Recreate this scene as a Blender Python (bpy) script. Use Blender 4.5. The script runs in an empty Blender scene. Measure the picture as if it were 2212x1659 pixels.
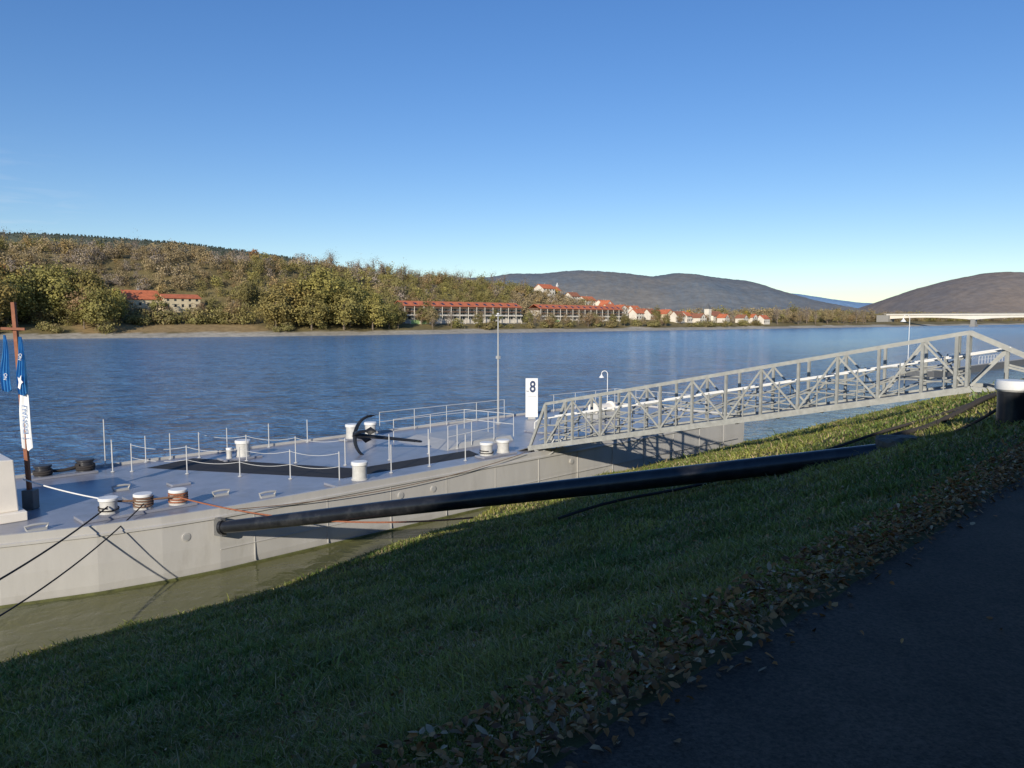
import bpy, math, random, bmesh
import numpy as np
from mathutils import Vector
random.seed(7); rng=np.random.default_rng(11)
scene=bpy.context.scene
R2=math.sqrt(0.5)
# River frame: s runs downstream along the bank, n runs across the river, z up (water = 0)
def W(p):
    return ((p[0]-p[1])*R2,(p[0]+p[1])*R2,p[2])
def Wn(a):
    a=np.asarray(a,float); o=a.copy(); o[:,0]=(a[:,0]-a[:,1])*R2; o[:,1]=(a[:,0]+a[:,1])*R2; return o
CAMZ=7.0
# ---------------------------------------------------------------- materials
MATS={}
def mat(name,col,rough=.6,var=.15,scale=3.,bump=0.,bscale=20.,metal=0.,attr=False,stretch=(1,1,1),col2=None,cscale=None,lo=.4,hi=.6,rand=0.,trans=0.,spec=.5):
    if name in MATS: return MATS[name]
    m=bpy.data.materials.new(name); m.use_nodes=True; nt=m.node_tree; N=nt.nodes; L=nt.links
    b=N['Principled BSDF']; b.inputs['Roughness'].default_value=rough; b.inputs['Metallic'].default_value=metal
    b.inputs['Specular IOR Level'].default_value=spec
    g=N.new('ShaderNodeNewGeometry'); mp=N.new('ShaderNodeMapping'); mp.inputs['Scale'].default_value=stretch
    L.new(g.outputs['Position'],mp.inputs['Vector'])
    nz=N.new('ShaderNodeTexNoise'); nz.inputs['Scale'].default_value=scale; nz.inputs['Detail'].default_value=7; nz.inputs['Roughness'].default_value=.65
    L.new(mp.outputs[0],nz.inputs['Vector'])
    mr=N.new('ShaderNodeMapRange'); mr.inputs[1].default_value=.3; mr.inputs[2].default_value=.7; mr.inputs[3].default_value=1-var; mr.inputs[4].default_value=1+var
    L.new(nz.outputs[0],mr.inputs[0])
    if attr:
        a=N.new('ShaderNodeAttribute'); a.attribute_name='Col'; src=a.outputs['Color']
    else:
        rgb=N.new('ShaderNodeRGB'); rgb.outputs[0].default_value=(*col,1); src=rgb.outputs[0]
    if col2 is not None:
        n2=N.new('ShaderNodeTexNoise'); n2.inputs['Scale'].default_value=cscale or scale*.4; n2.inputs['Detail'].default_value=8; n2.inputs['Roughness'].default_value=.7
        L.new(mp.outputs[0],n2.inputs['Vector'])
        m2=N.new('ShaderNodeMapRange'); m2.inputs[1].default_value=lo; m2.inputs[2].default_value=hi; L.new(n2.outputs[0],m2.inputs[0])
        mx=N.new('ShaderNodeMix'); mx.data_type='RGBA'; L.new(m2.outputs[0],mx.inputs[0]); L.new(src,mx.inputs[6]); mx.inputs[7].default_value=(*col2,1); src=mx.outputs[2]
    vm=N.new('ShaderNodeVectorMath'); vm.operation='SCALE'; L.new(src,vm.inputs[0]); L.new(mr.outputs[0],vm.inputs['Scale'])
    out=vm.outputs[0]
    if rand>0:
        oi=N.new('ShaderNodeObjectInfo'); hs=N.new('ShaderNodeHueSaturation')
        r1=N.new('ShaderNodeMapRange'); r1.inputs[3].default_value=.5-rand*.06; r1.inputs[4].default_value=.5+rand*.04; L.new(oi.outputs['Random'],r1.inputs[0])
        L.new(r1.outputs[0],hs.inputs['Hue']); 
        r2=N.new('ShaderNodeMapRange'); r2.inputs[3].default_value=1-rand*.4; r2.inputs[4].default_value=1+rand*.4
        fr=N.new('ShaderNodeMath'); fr.operation='FRACT'; mu=N.new('ShaderNodeMath'); mu.operation='MULTIPLY'; mu.inputs[1].default_value=7.3
        L.new(oi.outputs['Random'],mu.inputs[0]); L.new(mu.outputs[0],fr.inputs[0]); L.new(fr.outputs[0],r2.inputs[0]); L.new(r2.outputs[0],hs.inputs['Value'])
        L.new(out,hs.inputs['Color']); out=hs.outputs[0]
    L.new(out,b.inputs['Base Color'])
    if bump>0:
        nb=N.new('ShaderNodeTexNoise'); nb.inputs['Scale'].default_value=bscale; nb.inputs['Detail'].default_value=5; L.new(mp.outputs[0],nb.inputs['Vector'])
        bp=N.new('ShaderNodeBump'); bp.inputs['Distance'].default_value=bump; bp.inputs['Strength'].default_value=1; L.new(nb.outputs[0],bp.inputs['Height']); L.new(bp.outputs[0],b.inputs['Normal'])
    if trans>0:
        tr=N.new('ShaderNodeBsdfTranslucent'); L.new(out,tr.inputs['Color']); ms=N.new('ShaderNodeMixShader'); ms.inputs[0].default_value=trans
        L.new(b.outputs[0],ms.inputs[1]); L.new(tr.outputs[0],ms.inputs[2]); L.new(ms.outputs[0],N['Material Output'].inputs['Surface'])
    MATS[name]=m; return m
M_hull=mat('hull_paint',(.46,.445,.42),.38,.06,1.1,.05,.55,col2=(.33,.31,.28),cscale=1.0,lo=.56,hi=.85,stretch=(1,1,.3))
M_deck=mat('deck_paint',(.25,.26,.305),.34,.14,1.0,.003,7,col2=(.19,.195,.21),cscale=.9,lo=.48,hi=.7)
M_white=mat('white_paint',(.74,.73,.70),.4,.08,3)
M_rail=mat('rail_paint',(.52,.52,.51),.4,.08,2)
M_cream=mat('cream_paint',(.80,.74,.65),.45,.05,2)
M_galv=mat('galvanised_steel',(.33,.33,.305),.45,.2,6,metal=.1)
M_galvd=mat('dark_steel',(.12,.12,.12),.5,.2,5)
M_black=mat('black_paint',(.014,.015,.018),.28,.25,4,.003,8,col2=(.035,.035,.036),cscale=2,lo=.5,hi=.75)
M_rubber=mat('black_mat',(.02,.02,.022),.85,.25,8)
M_rust=mat('rusty_wood',(.24,.085,.04),.7,.3,6)
M_rope=mat('rope_fibre',(.17,.10,.065),.9,.35,30)
M_rope2=mat('orange_rope',(.30,.11,.055),.9,.35,30)
M_ropeb=mat('dark_rope',(.035,.03,.028),.9,.3,30)
M_grey=mat('grey_paint',(.38,.38,.37),.45,.1,3)
M_bol=mat('bollard_paint',(.52,.51,.48),.45,.15,6)
M_conc=mat('concrete',(.26,.25,.23),.9,.2,4,.004,30)
M_stone=mat('rock',(.11,.095,.075),.9,.35,6,.02,10)
M_blue=mat('blue_cloth',(.06,.30,.62),.8,.15,4,trans=.3)
M_wcloth=mat('white_cloth',(.75,.75,.74),.8,.05,4)
M_ink=mat('blue_ink',(.01,.03,.09),.6,.05,4)
M_ink2=mat('faded_blue_ink',(.16,.25,.44),.6,.05,4)
M_wall1=mat('white_plaster',(.66,.60,.51),.9,.15,.3)
M_wall2=mat('cream_plaster',(.64,.53,.35),.9,.15,.3)
M_wall3=mat('timber_cladding',(.14,.085,.055),.8,.2,.8)
M_roof=mat('red_roof_tile',(.52,.15,.065),.8,.25,.6)
M_roof2=mat('brown_roof_tile',(.30,.12,.065),.8,.25,.6)
M_win=mat('window_glass',(.04,.045,.05),.15,.1,1)
M_solar=mat('solar_panel',(.02,.025,.04),.2,.1,1)
M_bark=mat('tree_bark',(.17,.13,.095),.9,.25,2)
M_leaf=mat('foliage',(0,0,0),.75,.25,.5,attr=True,rand=.3,trans=.25,spec=.2)
M_forest=mat('forest_foliage',(0,0,0),.8,.22,.03,attr=True,trans=.2,spec=.15)
M_grass=mat('grass_blades',(0,0,0),.5,.3,.8,attr=True,trans=.3,spec=.35)
M_litter=mat('fallen_leaf',(0,0,0),.75,.2,20,attr=True,spec=.2)
M_ground=mat('soil',(0,0,0),.95,.3,.35,.03,12,attr=True,spec=.2)
M_asph=mat('asphalt',(.098,.074,.056),.85,.55,55,.008,120,col2=(.060,.048,.039),cscale=1.2,lo=.35,hi=.65,spec=.15)
# ---------------------------------------------------------------- mesh helpers
class MB:
    def __init__(s): s.v=[]; s.f=[]
    def add(s,vs,fs):
        o=len(s.v); s.v+= [tuple(x) for x in vs]; s.f+=[tuple(i+o for i in f) for f in fs]; return s
    def box(s,a,b,c,d,e,f):
        vs=[(a,c,e),(b,c,e),(b,d,e),(a,d,e),(a,c,f),(b,c,f),(b,d,f),(a,d,f)]
        return s.add(vs,[(3,2,1,0),(4,5,6,7),(0,1,5,4),(1,2,6,5),(2,3,7,6),(3,0,4,7)])
    def beam(s,p,q,w,h,up=(0,0,1)):
        p=Vector(p);q=Vector(q);d=(q-p).normalized();u=Vector(up)
        if abs(d.dot(u))>.98: u=Vector((0,1,0))
        a=d.cross(u).normalized();c=a.cross(d).normalized();a*=w/2;c*=h/2
        vs=[p-a-c,p+a-c,p+a+c,p-a+c,q-a-c,q+a-c,q+a+c,q-a+c]
        return s.add(vs,[(3,2,1,0),(4,5,6,7),(0,1,5,4),(1,2,6,5),(2,3,7,6),(3,0,4,7)])
    def tube(s,pts,r,seg=8,cap=True):
        pts=[Vector(p) for p in pts]; n=len(pts); rs=r if isinstance(r,(list,tuple)) else [r]*n
        t0=(pts[1]-pts[0]).normalized(); u=Vector((0,0,1)) if abs(t0.z)<.9 else Vector((1,0,0))
        a=t0.cross(u).normalized(); vs=[];fs=[]
        for i,p in enumerate(pts):
            t=(pts[min(i+1,n-1)]-pts[max(i-1,0)]).normalized()
            a=(a-t*a.dot(t)).normalized(); b=t.cross(a)
            for k in range(seg):
                an=2*math.pi*k/seg; vs.append(p+(a*math.cos(an)+b*math.sin(an))*rs[i])
        for i in range(n-1):
            for k in range(seg):
                k2=(k+1)%seg; fs.append((i*seg+k,i*seg+k2,(i+1)*seg+k2,(i+1)*seg+k))
        if cap: fs.append(tuple(range(seg))[::-1]); fs.append(tuple((n-1)*seg+k for k in range(seg)))
        return s.add(vs,fs)
    def lathe(s,c,prof,seg=24):
        vs=[];fs=[]
        for r,z in prof:
            for k in range(seg):
                an=2*math.pi*k/seg; vs.append((c[0]+r*math.cos(an),c[1]+r*math.sin(an),c[2]+z))
        m=len(prof)
        for i in range(m-1):
            for k in range(seg):
                k2=(k+1)%seg; fs.append((i*seg+k,i*seg+k2,(i+1)*seg+k2,(i+1)*seg+k))
        fs.append(tuple(range(seg))[::-1]); fs.append(tuple((m-1)*seg+k for k in range(seg)))
        return s.add(vs,fs)
    def poly(s,pts,z0,z1):
        n=len(pts); vs=[(p[0],p[1],z0) for p in pts]+[(p[0],p[1],z1) for p in pts]
        fs=[tuple(range(n))[::-1],tuple(range(n,2*n))]+[(i,(i+1)%n,n+(i+1)%n,n+i) for i in range(n)]
        return s.add(vs,fs)
def link(o): scene.collection.objects.link(o); return o
def meta(o,label=None,category=None,group=None,kind=None):
    if label:o['label']=label
    if category:o['category']=category
    if group:o['group']=group
    if kind:o['kind']=kind
    return o
def thing(name,base,label,cat,group=None):
    o=bpy.data.objects.new(name,None); o.location=W(base); o.empty_display_size=.2; link(o); return meta(o,label,cat,group)
def fin(mb,name,material,parent=None,base=None,smooth=False,river=True,bevel=0,label=None):
    bs=Vector(parent.location) if parent else (Vector(W(base)) if base is not None else Vector((0,0,0)))
    if parent and parent.parent: bs=bs+Vector(parent.parent.location)
    vs=[ (Vector(W(p)) if river else Vector(p))-bs for p in mb.v]
    me=bpy.data.meshes.new(name); me.from_pydata(vs,[],mb.f); me.materials.append(material); me.update()
    if smooth:
        me.polygons.foreach_set('use_smooth',[True]*len(me.polygons))
        try: me.set_sharp_from_angle(angle=math.radians(35))
        except Exception: pass
    o=bpy.data.objects.new(name,me); link(o)
    if parent: o.parent=parent
    else: o.location=bs
    if bevel:
        m=o.modifiers.new('bevel','BEVEL'); m.width=bevel; m.segments=2; m.limit_method='ANGLE'
    if label:o['label']=label
    return o
def copy_thing(t,loc,rotz=0,scale=1):
    n=t.copy(); link(n); n.location=loc; n.rotation_euler=(0,0,rotz); n.scale=(scale,)*3 if not isinstance(scale,tuple) else scale
    for c in list(t.children):
        k=c.copy(); link(k); k.parent=n
        for c2 in list(c.children):
            k2=c2.copy(); link(k2); k2.parent=k
    return n
def npmesh(name,verts,k,cols,material):
    nv=len(verts); nf=nv//k; me=bpy.data.meshes.new(name)
    me.vertices.add(nv); me.vertices.foreach_set('co',np.ascontiguousarray(verts,dtype=np.float32).ravel())
    me.loops.add(nv); me.loops.foreach_set('vertex_index',np.arange(nv,dtype=np.int32))
    me.polygons.add(nf); me.polygons.foreach_set('loop_start',np.arange(0,nv,k,dtype=np.int32))
    try: me.polygons.foreach_set('loop_total',np.full(nf,k,dtype=np.int32))
    except Exception: pass
    me.update(calc_edges=True)
    ca=me.color_attributes.new('Col','FLOAT_COLOR','POINT')
    c4=np.ones((nv,4),np.float32); c4[:,:3]=cols; ca.data.foreach_set('color',c4.ravel())
    me.materials.append(material); return me
def gridmesh(name,V,nu,nvv,cols,material):
    me=bpy.data.meshes.new(name); idx=np.arange(nu*nvv).reshape(nu,nvv)
    F=np.stack([idx[:-1,:-1],idx[1:,:-1],idx[1:,1:],idx[:-1,1:]],-1).reshape(-1,4)
    me.vertices.add(len(V)); me.vertices.foreach_set('co',V.astype(np.float32).ravel())
    me.loops.add(F.size); me.loops.foreach_set('vertex_index',F.ravel().astype(np.int32))
    me.polygons.add(len(F)); me.polygons.foreach_set('loop_start',np.arange(0,F.size,4,dtype=np.int32))
    try: me.polygons.foreach_set('loop_total',np.full(len(F),4,dtype=np.int32))
    except Exception: pass
    me.update(calc_edges=True); me.polygons.foreach_set('use_smooth',np.ones(len(F),bool))
    if cols is not None:
        ca=me.color_attributes.new('Col','FLOAT_COLOR','POINT'); c4=np.ones((len(V),4),np.float32); c4[:,:3]=cols; ca.data.foreach_set('color',c4.ravel())
    me.materials.append(material); return me
def pn(x,y,f,seed=0):
    r=np.random.default_rng(seed); o=0
    for i in range(6):
        a=r.uniform(0,6.28);k=f*r.uniform(.6,1.9);o=o+np.sin(x*k*math.cos(a)+y*k*math.sin(a)+r.uniform(0,6.28))
    return o/6
def text_mesh(txt,size,bold=.012):
    c=bpy.data.curves.new('t','FONT'); c.body=txt; c.size=size; c.align_x='CENTER'; c.align_y='CENTER'; c.offset=size*bold; c.extrude=.002
    o=bpy.data.objects.new('t',c); link(o); dg=bpy.context.evaluated_depsgraph_get(); dg.update()
    me=bpy.data.meshes.new_from_object(o.evaluated_get(dg)); bpy.data.objects.remove(o); return me
# ---------------------------------------------------------------- terrain height
def smooth(t): t=np.clip(t,0,1); return t*t*(3-2*t)
def shore(s): return np.interp(s,[-400,3,9,15,22,60,200,3000],[17.8,18.0,18.2,19.2,20.9,21,22,22])+.18*pn(s,s*0,.9,3)
def farshore(s): return 305+np.clip((200-s)*.22,0,60)+2*pn(s,s*0,.03,5)
def crest(s): return np.interp(s,[-900,100,241,316,450,540,620,720,5000],[46,45,41,37,32,17,7,4,4])
def height(s,n):
    u=shore(s)-n
    zn=np.interp(u,[-14,-3,0,1,4,10,13,15,16.6],[-4,-1.2,0,.36,1.27,3.10,4.05,4.8,5.35])
    zn=np.where((u>.3)&(n>2.2),zn+.05*pn(s,n,1.4,1)*np.clip((n-2.2)/2,0,1),zn)
    zn=np.where((n<2.3),5.35,zn)
    uf=n-farshore(s)
    zf=np.interp(uf,[-30,-6,0,7,14,24],[-4,-1.5,0,1.3,2.6,5])+(crest(s)-5)*smooth((uf-22)/125)*np.clip((uf-20)/5,0,1)
    zf=zf+np.where(uf>30,1.5*pn(s,n,.05,8),0)
    zf=np.where(uf>220,zf*np.clip(1-(uf-220)/900,.25,1),zf)
    return np.where(n<150,zn,zf)
S=np.concatenate([[-9000,-4000,-1500,-600,-300,-150,-80,-50],np.arange(-30,60,.5),np.arange(60,140,3),np.arange(140,900,8),np.arange(900,1600,40),[1800,2200,3000,4500,9000]])
Nn=np.concatenate([[-9000,-3000,-800,-200,-60,-20,-8,-3,0,1.2,1.9,2.3],np.arange(2.6,24,.4),[26,30,36,60,150.1,240,270],np.arange(280,350,2.5),np.arange(350,560,6),[600,700,900,1200,2000,4000,9000]])
SS,NN=np.meshgrid(S,Nn,indexing='ij'); ss=SS.ravel(); nn=NN.ravel(); zz=height(ss,nn)
V=Wn(np.stack([ss,nn,zz],1))
col=np.zeros((len(ss),3)); q=pn(ss,nn,.9,21)[:,None]
col[:]=np.array([.085,.08,.03])*(1+.4*q)
wet=((nn<100)&(zz<.25))[:,None]; col=np.where(wet,np.array([.07,.06,.035]),col)
uf=nn-farshore(ss); far=(nn>150)
q2=pn(ss,nn,.12,22)
beach=far&(zz<1.9+.8*q2); col[beach]=np.array([.38,.34,.27])*(1+.25*q2[beach,None])
sand=far&(zz>=1.9)&(uf<30)&(ss>95)&(ss<165)
up=far&(zz>=1.9+.8*q2); col[up]=np.array([.19,.15,.065])*(1+.4*q2[up,None])
col[sand]=np.array([.30,.21,.10])
o=bpy.data.objects.new('ground',gridmesh('ground',V,len(S),len(Nn),col,M_ground)); link(o); meta(o,kind='structure')
# water
m=bpy.data.materials.new('river_water'); m.use_nodes=True; nt=m.node_tree; N=nt.nodes; L=nt.links; b=N['Principled BSDF']
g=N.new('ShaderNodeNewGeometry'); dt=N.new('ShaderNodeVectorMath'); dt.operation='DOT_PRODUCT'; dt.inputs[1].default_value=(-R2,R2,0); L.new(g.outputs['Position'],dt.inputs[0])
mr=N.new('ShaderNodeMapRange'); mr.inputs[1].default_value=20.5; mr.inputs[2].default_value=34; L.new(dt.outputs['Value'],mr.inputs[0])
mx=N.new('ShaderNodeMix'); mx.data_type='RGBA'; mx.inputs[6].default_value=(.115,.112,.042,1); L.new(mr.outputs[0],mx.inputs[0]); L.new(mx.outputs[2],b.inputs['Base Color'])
b.inputs['IOR'].default_value=1.33
rr=N.new('ShaderNodeMapRange'); rr.inputs[1].default_value=25; rr.inputs[2].default_value=120; rr.inputs[3].default_value=.05; rr.inputs[4].default_value=.16; L.new(dt.outputs['Value'],rr.inputs[0]); L.new(rr.outputs[0],b.inputs['Roughness'])
hs=None; fac=None
for sc,am,cw in ((.16,.9,.22),(.75,.60,.43),(2.0,.34,.35),(5.5,.09,0)):
    nz=N.new('ShaderNodeTexNoise'); nz.inputs['Scale'].default_value=sc; nz.inputs['Detail'].default_value=4; nz.inputs['Distortion'].default_value=.7
    mp=N.new('ShaderNodeMapping'); mp.inputs['Rotation'].default_value=(0,0,math.radians(-15)); mp.inputs['Scale'].default_value=(.8,.75,1)
    L.new(g.outputs['Position'],mp.inputs[0]); L.new(mp.outputs[0],nz.inputs['Vector'])
    mu=N.new('ShaderNodeMath'); mu.operation='MULTIPLY'; mu.inputs[1].default_value=am; L.new(nz.outputs[0],mu.inputs[0])
    if cw:
        m3=N.new('ShaderNodeMath'); m3.operation='MULTIPLY'; m3.inputs[1].default_value=cw; L.new(nz.outputs[0],m3.inputs[0])
        if fac is None: fac=m3.outputs[0]
        else:
            a3=N.new('ShaderNodeMath'); L.new(fac,a3.inputs[0]); L.new(m3.outputs[0],a3.inputs[1]); fac=a3.outputs[0]
    if hs is None: hs=mu.outputs[0]
    else:
        ad=N.new('ShaderNodeMath'); L.new(hs,ad.inputs[0]); L.new(mu.outputs[0],ad.inputs[1]); hs=ad.outputs[0]
# ripple light painted into the base colour: paler crests, darker troughs
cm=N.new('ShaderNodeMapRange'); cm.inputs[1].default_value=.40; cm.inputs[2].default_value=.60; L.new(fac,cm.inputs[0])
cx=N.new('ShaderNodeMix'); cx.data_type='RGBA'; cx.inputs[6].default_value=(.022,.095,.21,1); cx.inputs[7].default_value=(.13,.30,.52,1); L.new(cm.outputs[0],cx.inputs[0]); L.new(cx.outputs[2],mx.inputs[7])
amp=N.new('ShaderNodeMapRange'); amp.inputs[1].default_value=20; amp.inputs[2].default_value=34; amp.inputs[3].default_value=.10; amp.inputs[4].default_value=1; L.new(dt.outputs['Value'],amp.inputs[0])
mu=N.new('ShaderNodeMath'); mu.operation='MULTIPLY'; L.new(hs,mu.inputs[0]); L.new(amp.outputs[0],mu.inputs[1])
bp=N.new('ShaderNodeBump'); bp.inputs['Distance'].default_value=1.; L.new(mu.outputs[0],bp.inputs['Height']); L.new(bp.outputs[0],b.inputs['Normal'])
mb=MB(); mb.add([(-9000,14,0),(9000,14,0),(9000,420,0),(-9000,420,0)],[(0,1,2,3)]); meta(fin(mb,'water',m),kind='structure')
# path
ps=np.concatenate([[-300,-60],np.arange(-12,40,.12),[60,120,600]]); edge=1.80+.05*pn(ps,ps*0,3.,31)+.03*pn(ps,ps*0,11.,32)
nv=np.stack([np.full(len(ps),-2.6),np.full(len(ps),0.),edge-.25,edge],1)
sv=np.repeat(ps[:,None],4,1); zv=5.355+0*nv
o=bpy.data.objects.new('path',gridmesh('path',Wn(np.stack([sv.ravel(),nv.ravel(),zv.ravel()],1)),len(ps),4,None,M_asph)); link(o); meta(o,kind='structure')
# ---------------------------------------------------------------- grass, leaves
def grass():
    NB=720000
    r=2.0*(75/2.0)**(rng.random(NB)**1.0); th=np.radians(rng.uniform(-44,42,NB))
    x=r*np.sin(th); y=r*np.cos(th); s=(x+y)*R2; n=(y-x)*R2
    cl=pn(s,n,2.6,41)+.6*pn(s,n,7.,42)
    ok=(n>1.90+.10*pn(s,n,5,43)+.5*rng.random(NB)**2)&(n<shore(s)-.05)&(rng.random(NB)<.7+.5*cl)
    s=s[ok];n=n[ok];r=r[ok];cl=cl[ok];K=len(s); z=height(s,n)
    fall=np.clip((n-1.7)/1.6,.25,1)
    h=(.040+.045*rng.random(K)+.13*np.clip(cl,0,1)*rng.random(K))*fall*(1+r/60)
    w=(.0016+.0008*r)*rng.uniform(.7,1.3,K)
    long_=rng.random(K)<.015; h[long_]*=2.2
    a=rng.uniform(0,6.28,K); la=rng.uniform(0,6.28,K)+.8*pn(s,n,1.5,45); lean=h*rng.uniform(.2,1.3,K)
    P=Wn(np.stack([s,n,z-.01],1)); du=np.stack([np.cos(a)*w,np.sin(a)*w,0*a],1); dl=np.stack([np.cos(la)*lean,np.sin(la)*lean,0*a],1)
    up=np.stack([0*h,0*h,h],1)
    b0=P-du;b1=P+du;m0=P-du*.7+dl*.3+up*.6;m1=P+du*.7+dl*.3+up*.6;t=P+dl+up*.9
    tri=np.stack([b0,b1,m1, b0,m1,m0, m0,m1,t],1).reshape(-1,3)
    t1=rng.random(K)[:,None]; pat=np.clip(.5+.8*pn(s,n,.8,44)+.4*pn(s,n,2.5,46),0,1)[:,None]
    c=np.array([.115,.170,.035])*(1-pat)+np.array([.25,.245,.055])*pat
    c=c*(.5+1.1*t1); dry=rng.random(K)<.15+.22*(cl<-.2); c[dry]=np.array([.38,.30,.15])*(.6+.8*t1[dry])
    o=bpy.data.objects.new('grass',npmesh('grass',tri,3,np.repeat(c,9,0),M_grass)); link(o); meta(o,kind='stuff')
grass()
def litter():
    K1=10500
    s=rng.random(K1)**1.1*26-1; n=1.93+rng.normal(0,.12,K1)+np.abs(rng.normal(0,.28,K1))*(rng.random(K1)<.5)
    K2=3200; s2=rng.random(K2)**1.2*18-3; n2=2.2+rng.random(K2)**1.8*4.5
    K3=150; s3=rng.random(K3)*16-1; n3=rng.uniform(-2,1.7,K3)
    s=np.concatenate([s,s2,s3]);n=np.concatenate([n,n2,n3]);K=len(s)
    z=np.maximum(height(s,n),5.356*(n<2.1))+.008+rng.random(K)*.045*((n>1.75)&(n<2.9))+.03*(n>2.5)
    z=np.where(n<1.75,5.362,z)
    sz=rng.uniform(.011,.024,K); a=rng.uniform(0,6.28,K); ca,sa=np.cos(a),np.sin(a)
    tx=rng.normal(0,.4,K);ty=rng.normal(0,.4,K); curl=rng.uniform(-.2,.8,K)
    shape=[(-1.2,0,0),(-.5,-.6,1),(.5,-.62,1),(1.3,0,.4),(.5,.62,1),(-.5,.6,1)]
    vs=[]; P=Wn(np.stack([s,n,z],1))
    for (px,py,cz) in shape:
        X=(px*ca-py*sa)*sz;Y=(px*sa+py*ca)*sz; Z=cz*abs(py)*curl*sz*1.5+X*tx+Y*ty+sz*.25
        vs.append(P+np.stack([X,Y,Z],1))
    T=np.stack([vs[0],vs[1],vs[2],vs[3], vs[0],vs[3],vs[4],vs[5]],1).reshape(-1,3)
    pal=np.array([[.32,.14,.05],[.40,.19,.065],[.46,.26,.11],[.46,.33,.20],[.18,.09,.05],[.34,.17,.07],[.22,.12,.06],[.38,.20,.07]])
    c=pal[rng.integers(0,8,K)]*rng.uniform(.55,1.15,K)[:,None]
    o=bpy.data.objects.new('fallen_leaves',npmesh('fallen_leaves',T,4,np.repeat(c,8,0),M_litter)); link(o); meta(o,kind='stuff')
litter()
# ---------------------------------------------------------------- trees
def crown(rx,rz,zc,nclump,per,q,cols,seed,spread=.22,hollow=.55,cv=.25):
    r=np.random.default_rng(seed); d=r.normal(size=(nclump,3)); d/=np.linalg.norm(d,axis=1)[:,None]
    rad=(hollow+(1-hollow)*r.random(nclump))*r.uniform(.75,1.08,nclump)
    C=d*rad[:,None]*np.array([rx,rx,rz]); C[:,2]+=zc
    cl=np.repeat(np.arange(nclump),per); Q=len(cl)
    off=r.normal(size=(Q,3))*rx*spread*np.array([1,1,.75]); P=C[cl]+off
    # leaf clumps face outwards from the crown, as sun leaves do
    out=P-np.array([0,0,zc*.9]); out/=np.linalg.norm(out,axis=1)[:,None]; nrm=out*.9+r.normal(size=(Q,3))*.55; nrm/=np.linalg.norm(nrm,axis=1)[:,None]
    a=r.normal(size=(Q,3)); a-=nrm*(a*nrm).sum(1)[:,None]; a/=np.linalg.norm(a,axis=1)[:,None]; b=np.cross(nrm,a)
    sz=q*r.uniform(.5,1.2,Q)[:,None]; a=a*sz; b=b*sz*.75
    V=np.stack([P-a,P-b,P+a,P+b],1).reshape(-1,3)
    pal=np.array(cols); base=pal[r.integers(0,len(pal))]; cc=(.5*base+.5*pal[r.integers(0,len(pal),nclump)])*r.uniform(1-cv,1+cv,nclump)[:,None]
    c=cc[cl]*r.uniform(.85,1.15,Q)[:,None]; return V,np.repeat(c,4,0)
def trunk_mb(h,r0,nl,seed,spread,top=.8):
    rd=random.Random(seed); mb=MB(); k=7; pts=[];rs=[]
    for i in range(k):
        t=i/(k-1); pts.append((rd.uniform(-.03,.03)*h*t,rd.uniform(-.03,.03)*h*t,h*top*t-.3)); rs.append(r0*(1-.85*t)+.02)
    mb.tube(pts,rs,7)
    for j in range(nl):
        t=rd.uniform(.22,.92); i=int(t*(k-1)); p=Vector(pts[i]); an=rd.uniform(0,6.28); ln=spread*rd.uniform(.6,1.)*(1.1-.5*t)
        d=Vector((math.cos(an),math.sin(an),rd.uniform(.5,1.3))).normalized()
        p1=p+d*ln*.5+Vector((0,0,.03*h)); p2=p1+(d+Vector((rd.uniform(-.4,.4),rd.uniform(-.4,.4),.3))).normalized()*ln*.5
        mb.tube([p,p1,p2],[r0*.42*(1-t*.6),r0*.22,.03],5)
        p3=p1+(d+Vector((rd.uniform(-.8,.8),rd.uniform(-.8,.8),.4))).normalized()*ln*.4
        mb.tube([p1,p3],[r0*.18,.025],4)
    return mb
def br(cols,k): return [tuple(min(.6,c*k) for c in q) for q in cols]
WILLOW=br([(.17,.145,.045),(.145,.127,.04),(.20,.165,.05),(.125,.11,.038)],2.0)
GREEN=br([(.11,.10,.037),(.13,.115,.04),(.095,.09,.034),(.145,.122,.047)],2.0)
BROWN=br([(.155,.118,.066),(.135,.105,.06),(.175,.135,.073),(.125,.10,.058)],2.0)
GOLD=br([(.20,.145,.06),(.18,.13,.058),(.185,.12,.055)],1.8)
RUST=br([(.28,.12,.045),(.24,.11,.045),(.28,.15,.05)],1.5)
GREY=br([(.17,.142,.115),(.14,.12,.10),(.20,.165,.135)],1.8)
YEL=[(.55,.38,.07),(.45,.30,.07)]
CON=[(.07,.09,.07),(.08,.10,.075),(.065,.08,.065)]
def proto(name,h,rx,rz,zc,ncl,per,q,cols,seed,lab,nl=9,spread=.22):
    t=bpy.data.objects.new(name,None); link(t); meta(t,lab,'tree','trees on the wooded shore')
    fin(trunk_mb(h,h*.022,nl,seed,rx*1.1),'trunk',M_bark,t,river=False)
    V,c=crown(rx,rz,zc,ncl,per,q,cols,seed,spread); o=bpy.data.objects.new('crown',npmesh('crown',V,4,c,M_leaf)); link(o); o.parent=t; return t
PR={}
PR['willow']=[proto('willow_tree',17,7.5,7.5,9,60,60,.44,WILLOW,s_,'yellow green willow with rounded crown on the shore',spread=.15) for s_ in (1,2,3)]
PR['green']=[proto('broadleaf_tree',15,5.5,7,8.5,42,48,.42,GREEN,s_,'olive green broadleaf tree on the wooded bank',spread=.16) for s_ in (4,5)]
PR['brown']=[proto('broadleaf_tree',14,5,6,8.2,36,32,.36,BROWN+GOLD,s_,'brown autumn tree with thinning leaves on the slope',spread=.19) for s_ in (6,7)]
PR['rust']=[proto('broadleaf_tree',14,3.4,6,8.5,30,36,.42,RUST,8,'rust red autumn tree standing on the slope')]
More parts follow.
